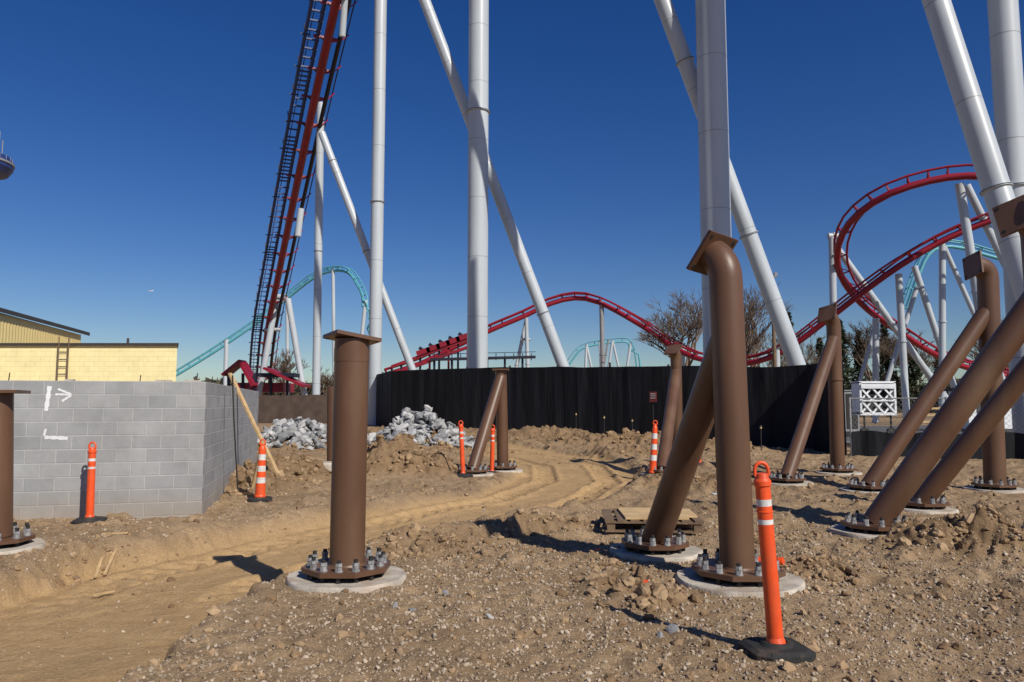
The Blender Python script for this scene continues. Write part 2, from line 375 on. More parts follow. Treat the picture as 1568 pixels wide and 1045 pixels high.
def flange(mb,c,nrm,s=.46,th=.035,roll=0):
    nrm=Vector(nrm).normalized(); x=nrm.cross(Vector((0,0,1)));
    if x.length<.1: x=Vector((1,0,0))
    x.normalize(); y=nrm.cross(x); 
    R=Matrix((x,y,nrm)).transposed()@Matrix.Rotation(roll,3,'Z')
    mb.box(c,(s,s,th),0,R)
    for a in(-1,1):
        for b in(-1,1):
            q=Vector(c)+R@Vector((a*s*.39,b*s*.39,0))
            mb.disc(q,s*.055,-th/2-.003,th/2+.003,3,12,R)  # dark discs give the shade of bolt holes; none are cut
def elbow_path(base,kn,dirv,rad=.28,out=.12,n=8):
    base=Vector(base);kn=Vector(kn);d0=(kn-base).normalized();d1=Vector(dirv).normalized()
    a=kn-d0*rad;b=kn+d1*rad; pts=[base,a]
    for i in range(1,n):
        t=i/n; pts.append(a*(1-t)**2+kn*2*t*(1-t)+b*t*t)
    pts+= [b,b+d1*out]; return pts
def elbow_column(px,py,kpx,kpy,r,dirv,R=.40,fr=.54,out=.1,s=.46,dY=0,rad=.26,roll=0,strut=None,band=False):
    g=G(px,py); g.z=0; mb=MB(); t=base_asm(mb,g,R,12,fr)
    kn=W(kpx,kpy,g.y+dY); pts=elbow_path(t-Vector((0,0,.01)),kn,dirv,rad,out)
    mb.tube(pts,r,0,40)
    mb.tube([t-Vector((0,0,.005)),t+Vector((0,0,.018))],[r*1.07,r*1.01],0,40)
    flange(mb,pts[-1],dirv,s,roll=roll)
    if strut:
        sx,sy,jf,sr,sR=strut
        gs=G(sx,sy); gs.z=0; ts=base_asm(mb,gs,sR,12,sR*1.35)
        j=t+(pts[1]-t)*jf
        d=(j-ts).normalized(); mb.tube([ts-d*.02+Vector((0,0,-.01)),j],sr,0,36)
    if band:
        j=t+(pts[1]-t)*band; d=(pts[1]-t).normalized(); mb.tube([j,j+d*.05],r*1.12,0,32)
    return mb.build("steel_support_column",BM)
mb=MB(); g=G(531,888); t=base_asm(mb,(g.x,g.y,0),.42,14,.56)
top=W(539,520,g.y)
mb.tube([t-Vector((0,0,.01)),top],.165,0,48); mb.tube([t-Vector((0,0,.005)),t+Vector((0,0,.018))],[.177,.167],0,40)
dd=(top-t).normalized()
mb.tube([top-dd*.22,top-dd*.09],.168,0,48)
Rm=Matrix.Rotation(math.radians(5),3,'Y')@Matrix.Rotation(math.radians(-7),3,'X')@Matrix.Rotation(math.radians(33),3,'Z')
mb.box(top+Vector((0,0,.01)),(.45,.40,.035),0,Rm)
for a in(-1,1):
    for b in(-1,1):
        mb.disc(top+Vector((0,0,.01))+Rm@Vector((a*.19,b*.165,0)),.022,-.0205,.0205,3,12,Rm)  # bolt holes drawn as dark discs, their shade put into the colour
mb.build("steel_support_column",BM)
elbow_column(1130,893,1110,404,.158,(-.42,.62,.58),.42,.58,.03,.43,0,.16,.10,(1003,848,.80,.155,.38))
def strut_pair(cx,cy,tx,ty,sx,sy,r,R,capsize=.42,tilt=(0,0,1)):
    mb=MB(); g=G(cx,cy); t=base_asm(mb,(g.x,g.y,0),R,10,R*1.3); top=W(tx,ty,g.y)
    mb.tube([t-Vector((0,0,.01)),top],r,0,28)
    gs=G(sx,sy); ts=base_asm(mb,(gs.x,gs.y,0),R,10,R*1.3); j=t+(top-t)*.93
    mb.tube([ts-(j-ts).normalized()*.02,j],r,0,28); flange(mb,top+Vector(tilt).normalized()*.01,tilt,capsize)
    mb.build("steel_support_column",BM)
strut_pair(770,722,767,567,724,728,.145,.38)
elbow_column(1038,714,1035,545,.15,(-.4,-.45,.75),.38,.48,.04,.42,0,.17,0,(1014,728,.9,.15,.38))
elbow_column(1283,726,1276,490,.165,(-.70,-.45,.50),.40,.52,.08,.46,0,.20,.2,(1205,742,.93,.145,.38),.62)
elbow_column(1524,752,1512,410,.19,(-.97,-.15,.10),.40,.54,.08,.46,0,.24,.2,(1332,754,.86,.155,.40))
mb=MB(); b0=(6.55,9.0,0); t=base_asm(mb,b0,.42,10,.56); 
kn=Vector((6.5,9.0,W(1590,340,9.0).z)); pts=elbow_path(t,kn,(-.86,-.25,.22),.20,.10); mb.tube(pts,.17,0,36); flange(mb,pts[-1],(-.70,-.50,.30),.46,roll=.3)
gs=G(1342,818); gs.z=0; ts=base_asm(mb,gs,.42,12,.56); j=W(1640,385,8.9); mb.tube([ts-(j-ts).normalized()*.02,j],.165,0,36)
gs=G(1412,782); gs.z=0; ts=base_asm(mb,gs,.38,10,.5); j=W(1650,470,10.6); mb.tube([ts-(j-ts).normalized()*.02,j],.15,0,36)
mb.build("steel_support_column",BM)
mb=MB(); g=G(497,735); mb.lathe((g.x,g.y,0),[(.28,-.2),(.28,.36),(.26,.38)],1,24); mb.disc((g.x,g.y,0),.265,.36,.385,1,24); g=G(509,722); t=base_asm(mb,(g.x,g.y,.0),.3,8,.42,.05); mb.tube([t,W(509,592,g.y)],.14,0,24); mb.build("steel_support_column",BM)
mb=MB(); g=G(-6,842); t=base_asm(mb,(g.x,g.y,0),.38,10,.5); tp=W(-3,600,g.y); mb.tube([t,tp],.155,0,32); mb.box(tp,(.52,.52,.035),0,Matrix.Rotation(.3,3,'Z')); mb.build("steel_support_column",BM)
# ---------------------------------------------------------------- white coaster towers
def ext(p0,p1,z):
    d=p1-p0; return p0+d*((z-p0.z)/d.z)
def pipe(mb,p0,p1,r,flz=(),ztop=None,zbot=0.2,n=40):
    a=ext(p0,p1,ztop) if ztop is not None else p0
    b=ext(p0,p1,zbot) if zbot is not None else p1
    mb.tube([a,b],r,0,n); d=(a-b).normalized()
    if zbot is not None: mb.disc((b.x,b.y,0),r*1.7,b.z-.5,b.z+.05,1,20)
    for q in flz:
        c=ext(p0,p1,q); mb.tube([c-d*.035,c+d*.035],r*1.16,0,n); mb.tube([c-d*.012,c+d*.012],r*1.18,2,n)
    L_=(a-b).length; k=3.1
    while k<L_:   # shop weld seams
        c=b+d*k; mb.tube([c-d*.012,c+d*.012],r*1.006,3,n); k+=3.7
def tower(colx,Yc,r,fy,br,brr,bfl,dy=1.6,z=45):
    mb=MB(); p=W(colx,560,Yc); q=Vector((p.x,p.y,30))
    pipe(mb,q,p,r,[W(colx,k,Yc).z for k in fy],z,.2)
    if br:
        a=W(br[0],br[1],Yc+dy); b=W(br[2],br[3],Yc+dy); pipe(mb,a,b,brr,[W(br[2],k,Yc+dy).z for k in bfl],br[4] if len(br)>4 else z,.2)
    mb.build("white_steel_coaster_tower",['white','conc','dark','greybox'])
tower(574,46,.40,[310],(493,205,632,568,W(493,190,46).z),.25,[385,247])
tower(731,45,.635,[172],(650,0,865,568),.37,[480])
tower(1101,34,.70,[],(1014,0,1219,556),.40,[95,360],1.3)
mb=MB(); pipe(mb,W(1433,0,24),W(1526,290,23),.40,[W(1526,290,23).z],30,None)
pipe(mb,W(1526,290,23),W(1585,474,22.2),.40,[],None,.1)
pipe(mb,Vector((17.0,24.5,30)),Vector((17.05,24.5,.2)),.45,[9],36,.1); mb.build("white_steel_coaster_tower",['white','conc','dark','greybox'])
mb=MB(); pipe(mb,W(491,158,58),W(484,606,58),.31,[W(487,385,58).z],None,.2)
pipe(mb,W(441,458,80),W(466,606,80),.33,[],None,.2); pipe(mb,W(424,455,80),W(396,606,80),.33,[],None,.2)
mb.tube([W(528,0,47.5),W(524,56,48)],.22,0,16); mb.tube([W(461,320,63),W(456,362,63)],.28,0,16); mb.tube([W(437,455,79),W(420,455,79)],.3,0,16)
mb.tube([W(430,505,81),W(405,505,81)],.2,0,12)
mb.build("lift_hill_support",['white','conc','dark','greybox'])
# ---------------------------------------------------------------- tracks
def catmull(P,step=1.0):
    P=[Vector(p) for p in P]; P=[P[0]*2-P[1]]+P+[P[-1]*2-P[-2]]; out=[]
    for i in range(1,len(P)-2):
        a,b,c_,d=P[i-1],P[i],P[i+1],P[i+2]; n=max(2,int((c_-b).length/step))
        for k in range(n):
            t=k/n; out.append(.5*((2*b)+(c_-a)*t+(2*a-5*b+4*c_-d)*t*t+(3*b-a-3*c_+d)*t**3))
    out.append(P[-2]); return out
def track(name,P,mats,gauge=1.1,rs=.28,rrail=.10,tie=1.3,drop=.7,bank=0,step=1.0):
    c_=catmull(P,step); mb=MB(); Lr=[];Rr_=[];Sp=[];acc=0;last=-9
    for i,p in enumerate(c_):
        t=(c_[min(i+1,len(c_)-1)]-c_[max(i-1,0)]).normalized()
        s_=t.cross(Vector((0,0,1)))
        if s_.length<.2: s_=Vector((0,1,0))
        s_.normalize(); s_=(Quaternion(t,bank)@s_); u=s_.cross(t).normalized()
        Lr.append(p-s_*gauge/2);Rr_.append(p+s_*gauge/2);Sp.append(p-u*drop)
        if i: acc+=(p-c_[i-1]).length
        if acc-last>=tie:
            last=acc
            mb.beam(p-s_*gauge*.5,p-u*drop,.10,.12,0); mb.beam(p+s_*gauge*.5,p-u*drop,.10,.12,0); mb.beam(p-s_*gauge*.55,p+s_*gauge*.55,.08,.08,0)
    mb.tube(Sp,rs,0,12); mb.tube(Lr,rrail,1,8); mb.tube(Rr_,rrail,1,8)
    return mb.build(name,mats)
track("red_coaster_track",[W(590,566,78),W(640,550,78),W(690,526,78),W(750,498,78),W(800,477,78),W(840,458,78),W(880,449,78),W(920,456,77),W(980,488,75),W(1040,527,72),W(1080,543,70),W(1140,548,68),W(1195,530,66),W(1255,487,64),W(1310,444,62),W(1370,400,60),W(1430,364,59),W(1490,337,58),W(1560,312,57),W(1640,290,57)],['red','red'],1.0,.26,.09,1.3,.55)
track("red_coaster_track",[W(1650,310,54),W(1590,278,54),W(1540,265,54),W(1480,261,55),W(1420,269,56),W(1360,289,57),W(1315,320,59),W(1293,352,61),W(1287,388,63),W(1300,426,65),W(1335,466,67),W(1390,505,69),W(1440,536,70),W(1490,556,71),W(1560,570,72),W(1640,575,72)],['red','red'],1.1,.28,.10,1.3,.6,bank=.5)
track("teal_coaster_track",[W(240,585,130),W(280,562,130),W(330,531,130),W(390,490,130),W(440,450,130),W(480,420,128),W(510,409,126),W(535,412,124),W(550,432,122),W(560,458,120),W(568,500,120),W(580,545,118)],['teal','teal'],.8,.24,.10,2.0)
track("teal_coaster_track",[W(1380,470,90),W(1400,415,90),W(1415,385,90),W(1440,370,90),W(1475,372,90),W(1520,385,90),W(1600,405,90)],['teal','teal'],.8,.22,.1,2.0)
track("teal_coaster_track",[W(855,575,140),W(872,548,140),W(888,530,140),W(910,523,140),W(940,519,140),W(962,519,140),W(971,535,140),W(976,575,140)],['teal','teal'],.7,.18,.08,2.5)
def posts(name,segs,m='white'):
    mb=MB()
    for (x0,y0,x1,y1,Yd,r,gz) in segs:
        a=W(x0,y0,Yd);b=W(x1,y1,Yd)
        if gz: b=ext(a,b,.1)
        mb.tube([a,b],r,0,14); mb.tube([a+(b-a)*.45,a+(b-a)*.45+(b-a).normalized()*.12],r*1.25,0,14)
    mb.build(name,[m])
posts("coaster_support_post",[(921,462,923,570,77,.24,1),(932,520,923,570,77,.1,0)],'greybox')
posts("coaster_support_post",[(806,487,808,566,78,.2,1),(806,490,790,566,79,.2,1),(798,520,812,520,78.5,.15,0)])
posts("coaster_support_post",[(1274,364,1277,520,64,.30,1),(1268,362,1284,362,64,.28,0),(1276,372,1428,582,66,.30,1)])
posts("coaster_support_post",[(1469,282,1488,400,56,.33,1),(1480,284,1552,430,58,.30,1)])
posts("coaster_support_post",[(1443,366,1443,560,60,.26,1),(1443,372,1500,500,62,.2,1)])
posts("coaster_support_post",[(1376,420,1386,600,61,.28,1),(1400,408,1450,560,63,.26,1),(1404,440,1366,560,63,.2,1)])
posts("coaster_support_post",[(1341,488,1341,600,67,.28,1),(1341,500,1312,600,68,.18,1)])
posts("coaster_support_post",[(1190,532,1190,600,66,.25,1),(1045,530,1045,600,72,.25,1)])
posts("teal_coaster_post",[(560,460,545,600,120,.32,1),(347,520,345,600,130,.40,1),(510,412,512,600,126,.3,1),(440,455,440,600,130,.3,1)])
posts("teal_coaster_post",[(898,528,896,575,140,.25,1),(898,528,908,575,140,.25,1),(938,522,930,575,140,.25,1),(938,522,950,575,140,.22,1),(966,525,958,575,140,.25,1),(918,522,920,575,140,.2,1)])
# lift hill
LP=[W(398,612,97),W(408,510,83),W(428,405,73),W(449,300,64),W(480,150,55),W(513,0,48),W(556,-190,41)]
C=catmull(LP,.4); mb=MB(); lat=Vector((.916,.40,0)).normalized(); lines={k:[] for k in(-1.45,-1.02,-.6,.0,.35,.95,1.5)}
last=0; lastb=0; acc=0
for i,p in enumerate(C):
    t=(C[min(i+1,len(C)-1)]-C[max(i-1,0)]).normalized(); u=lat.cross(t).normalized()
    if u.z<0:u=-u
    for k in lines:
        off={-1.45:.1,-1.02:1.1,-.6:.1,.0:-.55,.35:.1,.95:.1,1.5:.9}[k]
        lines[k].append(p+lat*k+u*off)
    if i: acc+=(p-C[i-1]).length
    if acc-last>.42: last=acc; mb.beam(p-lat*1.45+u*.1,p-lat*.45+u*.1,.15,.10,1)
    if acc-lastb>2.6:
        lastb=acc
        mb.beam(p-lat*.9+u*.05,p+lat*1.0+u*.05,.16,.16,0); mb.beam(p-u*.5,p+lat*.95+u*.1,.12,.12,0); mb.beam(p-u*.5,p-lat*.5+u*.1,.12,.12,2)
        mb.beam(p-lat*1.5,p-lat*1.5+u*1.2,.07,.07,2); mb.beam(p+lat*1.0,p+lat*1.65+u*.9,.07,.07,0); mb.beam(p-lat*1.1+u*.05,p-lat*1.8+u*.0,.08,.08,2)
for k,m_,r_ in ((-1.45,1,.13),(-1.02,2,.035),(-.6,1,.14),(.0,0,.30),(.35,2,.10),(.95,2,.17),(1.5,2,.05)):
    mb.tube(lines[k],r_,m_,10)
mb.build("lift_hill_track",['dred','blue','navy'])
mb=MB(); a=W(600,562,74);b=W(716,520,74)
for dz in (0,-.8): mb.beam(a+Vector((0,0,dz)),b+Vector((0,0,dz)),.8,.28,0)
for i in range(9):
    p=a.lerp(b,i/8); mb.beam(p,p-Vector((0,0,3.5)),.2,.2,1 if i%2 else 0)
for i in range(5):
    p=a.lerp(b,.42+i*.13); d=(b-a).normalized()
    mb.beam(p-d*.7+Vector((0,0,.35)),p+d*.7+Vector((0,0,.35)),1.1,.5,0); mb.beam(p-d*.4+Vector((0,0,.65)),p-d*.2+Vector((0,0,.85)),.9,.35,1)
mb.beam(W(660,551,73),W(820,547,73),1.2,.22,1); mb.beam(W(660,543,73),W(820,539,73),.06,.06,1)
for i in range(12):
    x0=665+i*13.5; mb.beam(W(x0,541,73),W(x0,552,73),.08,.08,1); 
    if i%2==0: mb.beam(W(x0,550,73),W(x0,575,73),.22,.22,1)
mb.build("coaster_train_and_brake_platform",['dred','navy'])
mb=MB()
mb.beam(W(372,556,80),W(392,592,80),2.2,.3,0); mb.beam(W(345,575,80),W(372,553,80),2.2,.25,0); mb.beam(W(410,565,78),W(470,592,78),3,.25,0); mb.beam(W(400,575,78),W(455,575,78),2,.4,1)
for x0 in(350,372,390,415,440,462): mb.beam(W(x0,572,80),W(x0,606,80),.25,.25,1)
mb.box(W(408,594,82),(5,4,1.0),0); mb.build("coaster_station_shelter",['dred','navy'])
# ---------------------------------------------------------------- fences
def linepts(P,step):
    out=[]
    for (a,b) in zip(P[:-1],P[1:]):
        a=Vector(a);b=Vector(b);n=max(1,int((b-a).length/step))
        out+=[a.lerp(b,i/n) for i in range(n)]
    out.append(Vector(P[-1])); return out
def fabric_fence(name,P,h,mm_,amp=.05,step=.12,post=2.5):
    pts=linepts(P,step); mb=MB(); xs=np.array([p.x for p in pts]); ys=np.array([p.y for p in pts]); hb=H(xs,ys)
    vs=[];n=len(pts); top=np.convolve(np.pad(hb,(10,10),'edge'),np.ones(21)/21,'valid')
    ns=fbm(np.arange(n)*.31,np.zeros(n),3,77); nt_=fbm(np.arange(n)*.05,np.zeros(n),2,78)
    for i,p in enumerate(pts):
        d=(pts[min(i+1,n-1)]-pts[max(i-1,0)]).normalized(); nr_=Vector((-d.y,d.x))
        for k in range(5):
            f=k/4; o=amp*3*ns[i]*(.5+.5*math.sin(i*.13+f*2))
            z=(hb[i]-.15)*(1-f)+(top[i]+h+.10*nt_[i])*f
            vs.append((p.x+nr_.x*o,p.y+nr_.y*o,z))
    fs=[(i*5+k,(i+1)*5+k,(i+1)*5+k+1,i*5+k+1) for i in range(n-1) for k in range(4)]
    mb.add(vs,fs,0,True)
    q=linepts(P,post)
    for p in q:
        z=hz(p.x,p.y); mb.tube([(p.x,p.y+.14,z-.2),(p.x,p.y+.14,z+h+.08)],.045,1,8)
    return mb.build(name,[mm_,'dark'])
fabric_fence("black_screen_fence",[(10.8,24.0),(10.9,27),(-6.7,41),(-9.6,49)],3.1,'fabric',.045)
fabric_fence("brown_wood_fence",[(-9.6,49.6),(-20,50),(-34,48)],1.9,'fencewood',.02,.15)
for px,py,Yd in [(838,632,36),(882,636,33),(925,641,31),(968,646,29.5),(1165,657,25.5)]:
    p=W(px,py,Yd); z=hz(p.x,p.y); mb=MB(); mb.tube([(p.x,p.y,z-.1),(p.x,p.y,p.z)],.018,1,8); mb.lathe((p.x,p.y,p.z),[(.03,0),(.04,.03),(.035,.07),(.05,.08),(.02,.12)],[0,0,1,1],12); mb.build("path_light_stake",['ply','dark'])
mb=MB(); c_=W(1000,608,30.2); mb.box(c_,(.32,.02,.42),0,Matrix.Rotation(-.67,3,'Z')); 
for q in (.12,.04,-.05): mb.box(c_+Vector((-.01,-.014,q)),(.22,.01,.03),1,Matrix.Rotation(-.67,3,'Z'))
mb.tube([c_+Vector((0,.04,.2)),c_+Vector((0,.04,-1.6))],.02,2,8); mb.build("warning_sign",['sign','refl','dark'])
mb=MB(); P=[Vector((10.9,23.9)),Vector((16,22.0)),Vector((24,19.5)),Vector((30,18))]
hf=1.85
for p in linepts(P,2.6): mb.tube([(p.x,p.y,-.1),(p.x,p.y,hf+.04)],.035,0,8)
for a,b in zip(P[:-1],P[1:]):
    l=(b-a).length; d=(b-a)/l; z3=lambda s_,z:(a.x+d.x*s_,a.y+d.y*s_,z)
    mb.tube([z3(0,hf),z3(l,hf)],.022,0,6); n=int(l/.16)
    for i in range(-12,n):
        for sgn in (1,-1):
            s0,s1=i*.16,i*.16+hf
            z0,z1=(0,hf) if sgn>0 else (hf,0)
            t0=max(0,-s0/(s1-s0)); t1=min(1,(l-s0)/(s1-s0))
            if t1>t0: mb.tube([z3(s0+(s1-s0)*t0,z0+(z1-z0)*t0),z3(s0+(s1-s0)*t1,z0+(z1-z0)*t1)],.004,2,3,False)
    n=int(l/.15); vs=[];
    for i in range(n+1):
        o=.03*math.sin(i*1.3); 
        for z in(-.15,.35,.78+.05*math.sin(i*.5)): vs.append((a.x+d.x*l*i/n-d.y*o,a.y+d.y*l*i/n-.05+d.x*o,z))
    mb.add(vs,[(i*3+k,(i+1)*3+k,(i+1)*3+k+1,i*3+k+1) for i in range(n) for k in(0,1)],1,True)
mb.build("chain_link_fence",['galv','fabric','greybox'])
mb=MB(); mb.add([(13.8,27,.006),(60,22,.006),(90,60,.006),(14,58,.006)],[(0,1,2,3)],0); mb.build("road",['asphalt'])
mb=MB(); mb.beam((13.7,27,.06),(13.9,58,.06),.15,.14,0); mb.build("road_curb",['conc'])
# lattice trailer & cabinet
mb=MB(); a=W(1311,586,38);wd=1.75;ht=1.6
mb.box((a.x+wd/2,38,a.z),(wd+.1,.9,.1),0); mb.box((a.x+wd/2,38,a.z-ht),(wd+.1,.9,.14),0)
for q in(0,wd): mb.box((a.x+q,38,a.z-ht/2),(.1,.9,ht),0)
mb.box((a.x+wd/2,38.1,a.z-ht/2),(wd,.05,ht),1); mb.box((a.x+wd/2,37.5,a.z-.17),(wd,.05,.16),0)
hh_=(ht-.3)/2
for r_ in range(2):
    for c2 in range(3):
        x0=a.x+wd*c2/3;z0=a.z-.28-hh_*(r_+1); mb.beam((x0,37.6,z0),(x0+wd/3,37.6,z0+hh_),.04,.09,0); mb.beam((x0,37.55,z0+hh_),(x0+wd/3,37.55,z0),.04,.09,0)
    mb.box((a.x+wd/2,37.5,a.z-.28-hh_*r_),(wd,.05,.08),0)
for q in(.2,wd-.2): mb.tube([(a.x+q,37.6,.25),(a.x+q,37.75,.25)],.25,1,16)
mb.tube([(a.x+.2,37.7,.0),(a.x+.2,37.7,a.z-ht)],.05,1,8); mb.tube([(a.x+wd-.2,37.7,0),(a.x+wd-.2,37.7,a.z-ht)],.05,1,8)
mb.build("lattice_trailer",['whitep','dark'])
mb=MB(); p=W(1299,640,41); mb.box((p.x,41,1.3),(.8,.9,2.2),0); mb.box((p.x,41,2.43),(.9,1.0,.06),0); mb.box((p.x,40.53,1.3),(.6,.02,1.9),1); mb.box((p.x,41,.1),(.9,1.0,.2),1); mb.build("utility_cabinet",['greybox','dark'])
mb=MB(); p=W(1500,630,46); mb.box((p.x,46,1.35),(2.6,2,2.3),0); mb.box((p.x,46,2.6),(3,2.4,.2),1); mb.box((p.x-.2,44.98,1.6),(1.2,.03,.9),1); mb.box((p.x,46,.1),(2.7,2.1,.2),1); mb.build("ticket_booth",['whitep','roof'])
mb=MB(); p=W(1400,640,50)
for i in range(4): mb.box((p.x+i*1.7,50,.75),(.12,.12,1.5),0)
for z in(.5,.95,1.4): mb.box((p.x+2.55,49.92,z),(5.4,.05,.14),0)
mb.build("wood_rail_fence",['ply'])
mb=MB(); p=W(1188,600,40); tp=W(1182,424,40); mb.tube([(p.x,40,0),tp],[.12,.085],0,10); mb.box(tp,(.42,.12,.10),1); mb.box(tp+Vector((-.2,0,.12)),(.16,.16,.2),1); mb.box(tp+Vector((.2,0,.12)),(.16,.16,.2),1); mb.build("floodlight_pole",['oldwood','greybox'])
# ---------------------------------------------------------------- block wall
def blockmat(name,c1,c2,mort,bw=.4,rh=.2,ms=.010,bump=.5,lo=.82):
    m=bpy.data.materials.new(name); m.use_nodes=True; nt=m.node_tree; N=nt.nodes;L=nt.links; b=N["Principled BSDF"]; b.inputs["Roughness"].default_value=.9; b.inputs["Specular IOR Level"].default_value=.2
    tc=N.new("ShaderNodeTexCoord"); sp=N.new("ShaderNodeSeparateXYZ"); cb=N.new("ShaderNodeCombineXYZ"); L.new(tc.outputs["Object"],sp.inputs[0]); L.new(sp.outputs[0],cb.inputs[0]); L.new(sp.outputs[2],cb.inputs[1])
    br=N.new("ShaderNodeTexBrick"); br.inputs["Scale"].default_value=1; br.inputs["Brick Width"].default_value=bw; br.inputs["Row Height"].default_value=rh; br.inputs["Mortar Size"].default_value=ms; br.inputs["Mortar Smooth"].default_value=.3
    br.inputs["Color1"].default_value=(*c1,1); br.inputs["Color2"].default_value=(*c2,1); br.inputs["Mortar"].default_value=(*mort,1); L.new(cb.outputs[0],br.inputs["Vector"])
    no=N.new("ShaderNodeTexNoise"); no.inputs["Scale"].default_value=1.6; no.inputs["Detail"].default_value=9; no.inputs["Roughness"].default_value=.7; L.new(tc.outputs["Object"],no.inputs["Vector"])
    mr=N.new("ShaderNodeMapRange"); mr.inputs[1].default_value=.3; mr.inputs[2].default_value=.7; mr.inputs[3].default_value=lo; mr.inputs[4].default_value=1.15; L.new(no.outputs["Fac"],mr.inputs[0])
    mx=N.new("ShaderNodeMix"); mx.data_type='RGBA'; mx.blend_type='MULTIPLY'; mx.inputs[0].default_value=1; L.new(br.outputs["Color"],mx.inputs[6]); L.new(mr.outputs[0],mx.inputs[7])
    mz=N.new("ShaderNodeMapRange"); mz.inputs[1].default_value=.05; mz.inputs[2].default_value=.45; mz.inputs[3].default_value=.45; mz.inputs[4].default_value=0; L.new(sp.outputs[2],mz.inputs[0])
    m5=N.new("ShaderNodeMath"); m5.operation='MULTIPLY'; L.new(mz.outputs[0],m5.inputs[0]); L.new(mr.outputs[0],m5.inputs[1])
    m4=N.new("ShaderNodeMix"); m4.data_type='RGBA'; L.new(m5.outputs[0],m4.inputs[0]); L.new(mx.outputs[2],m4.inputs[6]); m4.inputs[7].default_value=(.33,.24,.15,1)
    L.new(m4.outputs[2],b.inputs["Base Color"])
    n2=N.new("ShaderNodeTexNoise"); n2.inputs["Scale"].default_value=70; L.new(tc.outputs["Object"],n2.inputs["Vector"])
    ad=N.new("ShaderNodeMath"); ad.operation='MULTIPLY_ADD'; L.new(br.outputs["Fac"],ad.inputs[0]); ad.inputs[1].default_value=-1.5; L.new(n2.outputs["Fac"],ad.inputs[2])
    bp=N.new("ShaderNodeBump"); bp.inputs["Strength"].default_value=bump; bp.inputs["Distance"].default_value=.008; L.new(ad.outputs[0],bp.inputs["Height"]); L.new(bp.outputs[0],b.inputs["Normal"])
    return m
cmu=blockmat("concrete_masonry",(.36,.365,.365),(.30,.305,.31),(.42,.42,.41),.4,.2,.010,.6,.78)
ybl=blockmat("yellow_painted_block",(.92,.80,.42),(.89,.77,.40),(.74,.63,.32),.4,.2,.008,.3,.92)
root=bpy.data.objects.new("cinder_block_building",None); sc.collection.objects.link(root)
cor=Vector((-4.68,11.3,0)); ysd=Vector((-2.1,8.5,0)).normalized(); xsd=Vector((-ysd.y,ysd.x,0))
def wallobj(name,origin,direction,length,height,th,mt,z0=-.25):
    mb=MB(); mb.box((length/2,th/2,(height+z0)/2),(length,th,height-z0),0)
    o=mb.build(name,[mt],root); o.location=origin; o.rotation_euler=(0,0,math.atan2(direction.y,direction.x)); return o
Lw=11.0; Sw=8.8
fo=cor+xsd*Lw
wallobj("front_wall",fo,-xsd,Lw,2.0,.2,cmu)
wallobj("side_wall",cor+ysd*.2,ysd,Sw-.2,2.0,.2,cmu)
wallobj("back_wall",cor+ysd*Sw,xsd,Lw,2.0,.2,cmu)
def onwall(s_,z,off=.004): return cor+xsd*s_-ysd*off+Vector((0,0,z))
mb=MB()
def stroke(s0,z0,s1,z1,w):
    a=onwall(s0,z0);b=onwall(s1,z1);d=(b-a).normalized();n_=d.cross(ysd).normalized()*w/2
    k=9; vs=[]
    for i in range(k+1):
        q=a.lerp(b,i/k); jj=1+.25*math.sin(i*2.1+s0*9); vs+=[q-n_*jj,q+n_*jj]
    mb.add(vs,[(i*2,i*2+2,i*2+3,i*2+1) for i in range(k)],0)
stroke(2.13,1.92,2.16,1.56,.055); stroke(2.02,1.88,1.84,1.80,.03); stroke(1.84,1.79,1.96,1.70,.03); stroke(2.16,1.18,1.86,1.16,.05); stroke(2.05,1.80,1.86,1.798,.028)
stroke(2.15,1.30,2.17,1.20,.03)
mb.build("chalk_arrow_marking",['whitep'],root)
mb=MB()
for s_ in (.15,.95,2.7,4.0,5.2): 
    q=cor+xsd*s_+ysd*.1+Vector((0,0,2.0)); mb.tube([q,q+Vector((.01,0,.05+.1*random.random()))],.008,1,6)
for s_ in (1.2,4.1,7.2):
    q=cor+ysd*s_+xsd*.1; mb.tube([q+Vector((0,0,2)),q+Vector((.02,0,2.12))],.008,1,6)
for s_,l_ in ((.2,.38),(.62,.38),(1.9,.2),(3.3,.38),(4.5,.38)):
    q=cor+xsd*s_+ysd*.1+Vector((0,0,2.012)); mb.box(q,(l_*.6,.12,.025),0,Matrix.Rotation(.27+random.uniform(-.1,.1),3,'Z'))
mb.build("rebar_stubs",['conc','dark'],root)
mb=MB(); a=G(427,748); a.z=hz(a.x,a.y); mb.beam(a,W(352,572,15.2),.09,.04,0); mb.beam(G(385,757)+Vector((0,0,.05)),W(400,690,13.6),.05,.04,0); mb.build("leaning_timber_brace",['wood'])
mb=MB(); mb.tube([W(364,750,13.2),W(358,640,13.1),W(356,575,13.05)],.014,0,8); mb.build("hanging_cable",['dark'])
for px,py,c_,szz in [(95,790,'ply',(.14,.08,.16)),(217,783,'bluep',(.10,.08,.16)),(372,760,'wood',(.25,.05,.04))]:
    g=G(px,py); z=hz(g.x,g.y); mb=MB(); mb.box((g.x,g.y,z+szz[2]/2),szz,0,Matrix.Rotation(.4,3,'Z')@Matrix.Rotation(.12,3,'X'))
    if c_=='bluep': mb.disc((g.x,g.y,z+szz[2]),.03,0,.05,0,10); mb.box((g.x+.06,g.y,z+.1),(.03,.02,.08),0); nm="blue_jug"
    else: mb.box((g.x+.12,g.y-.05,z+.03),(.2,.06,.04),0,Matrix.Rotation(-.5,3,'Z')); nm="wood_offcut"
    mb.build(nm,[c_])
mb=MB()
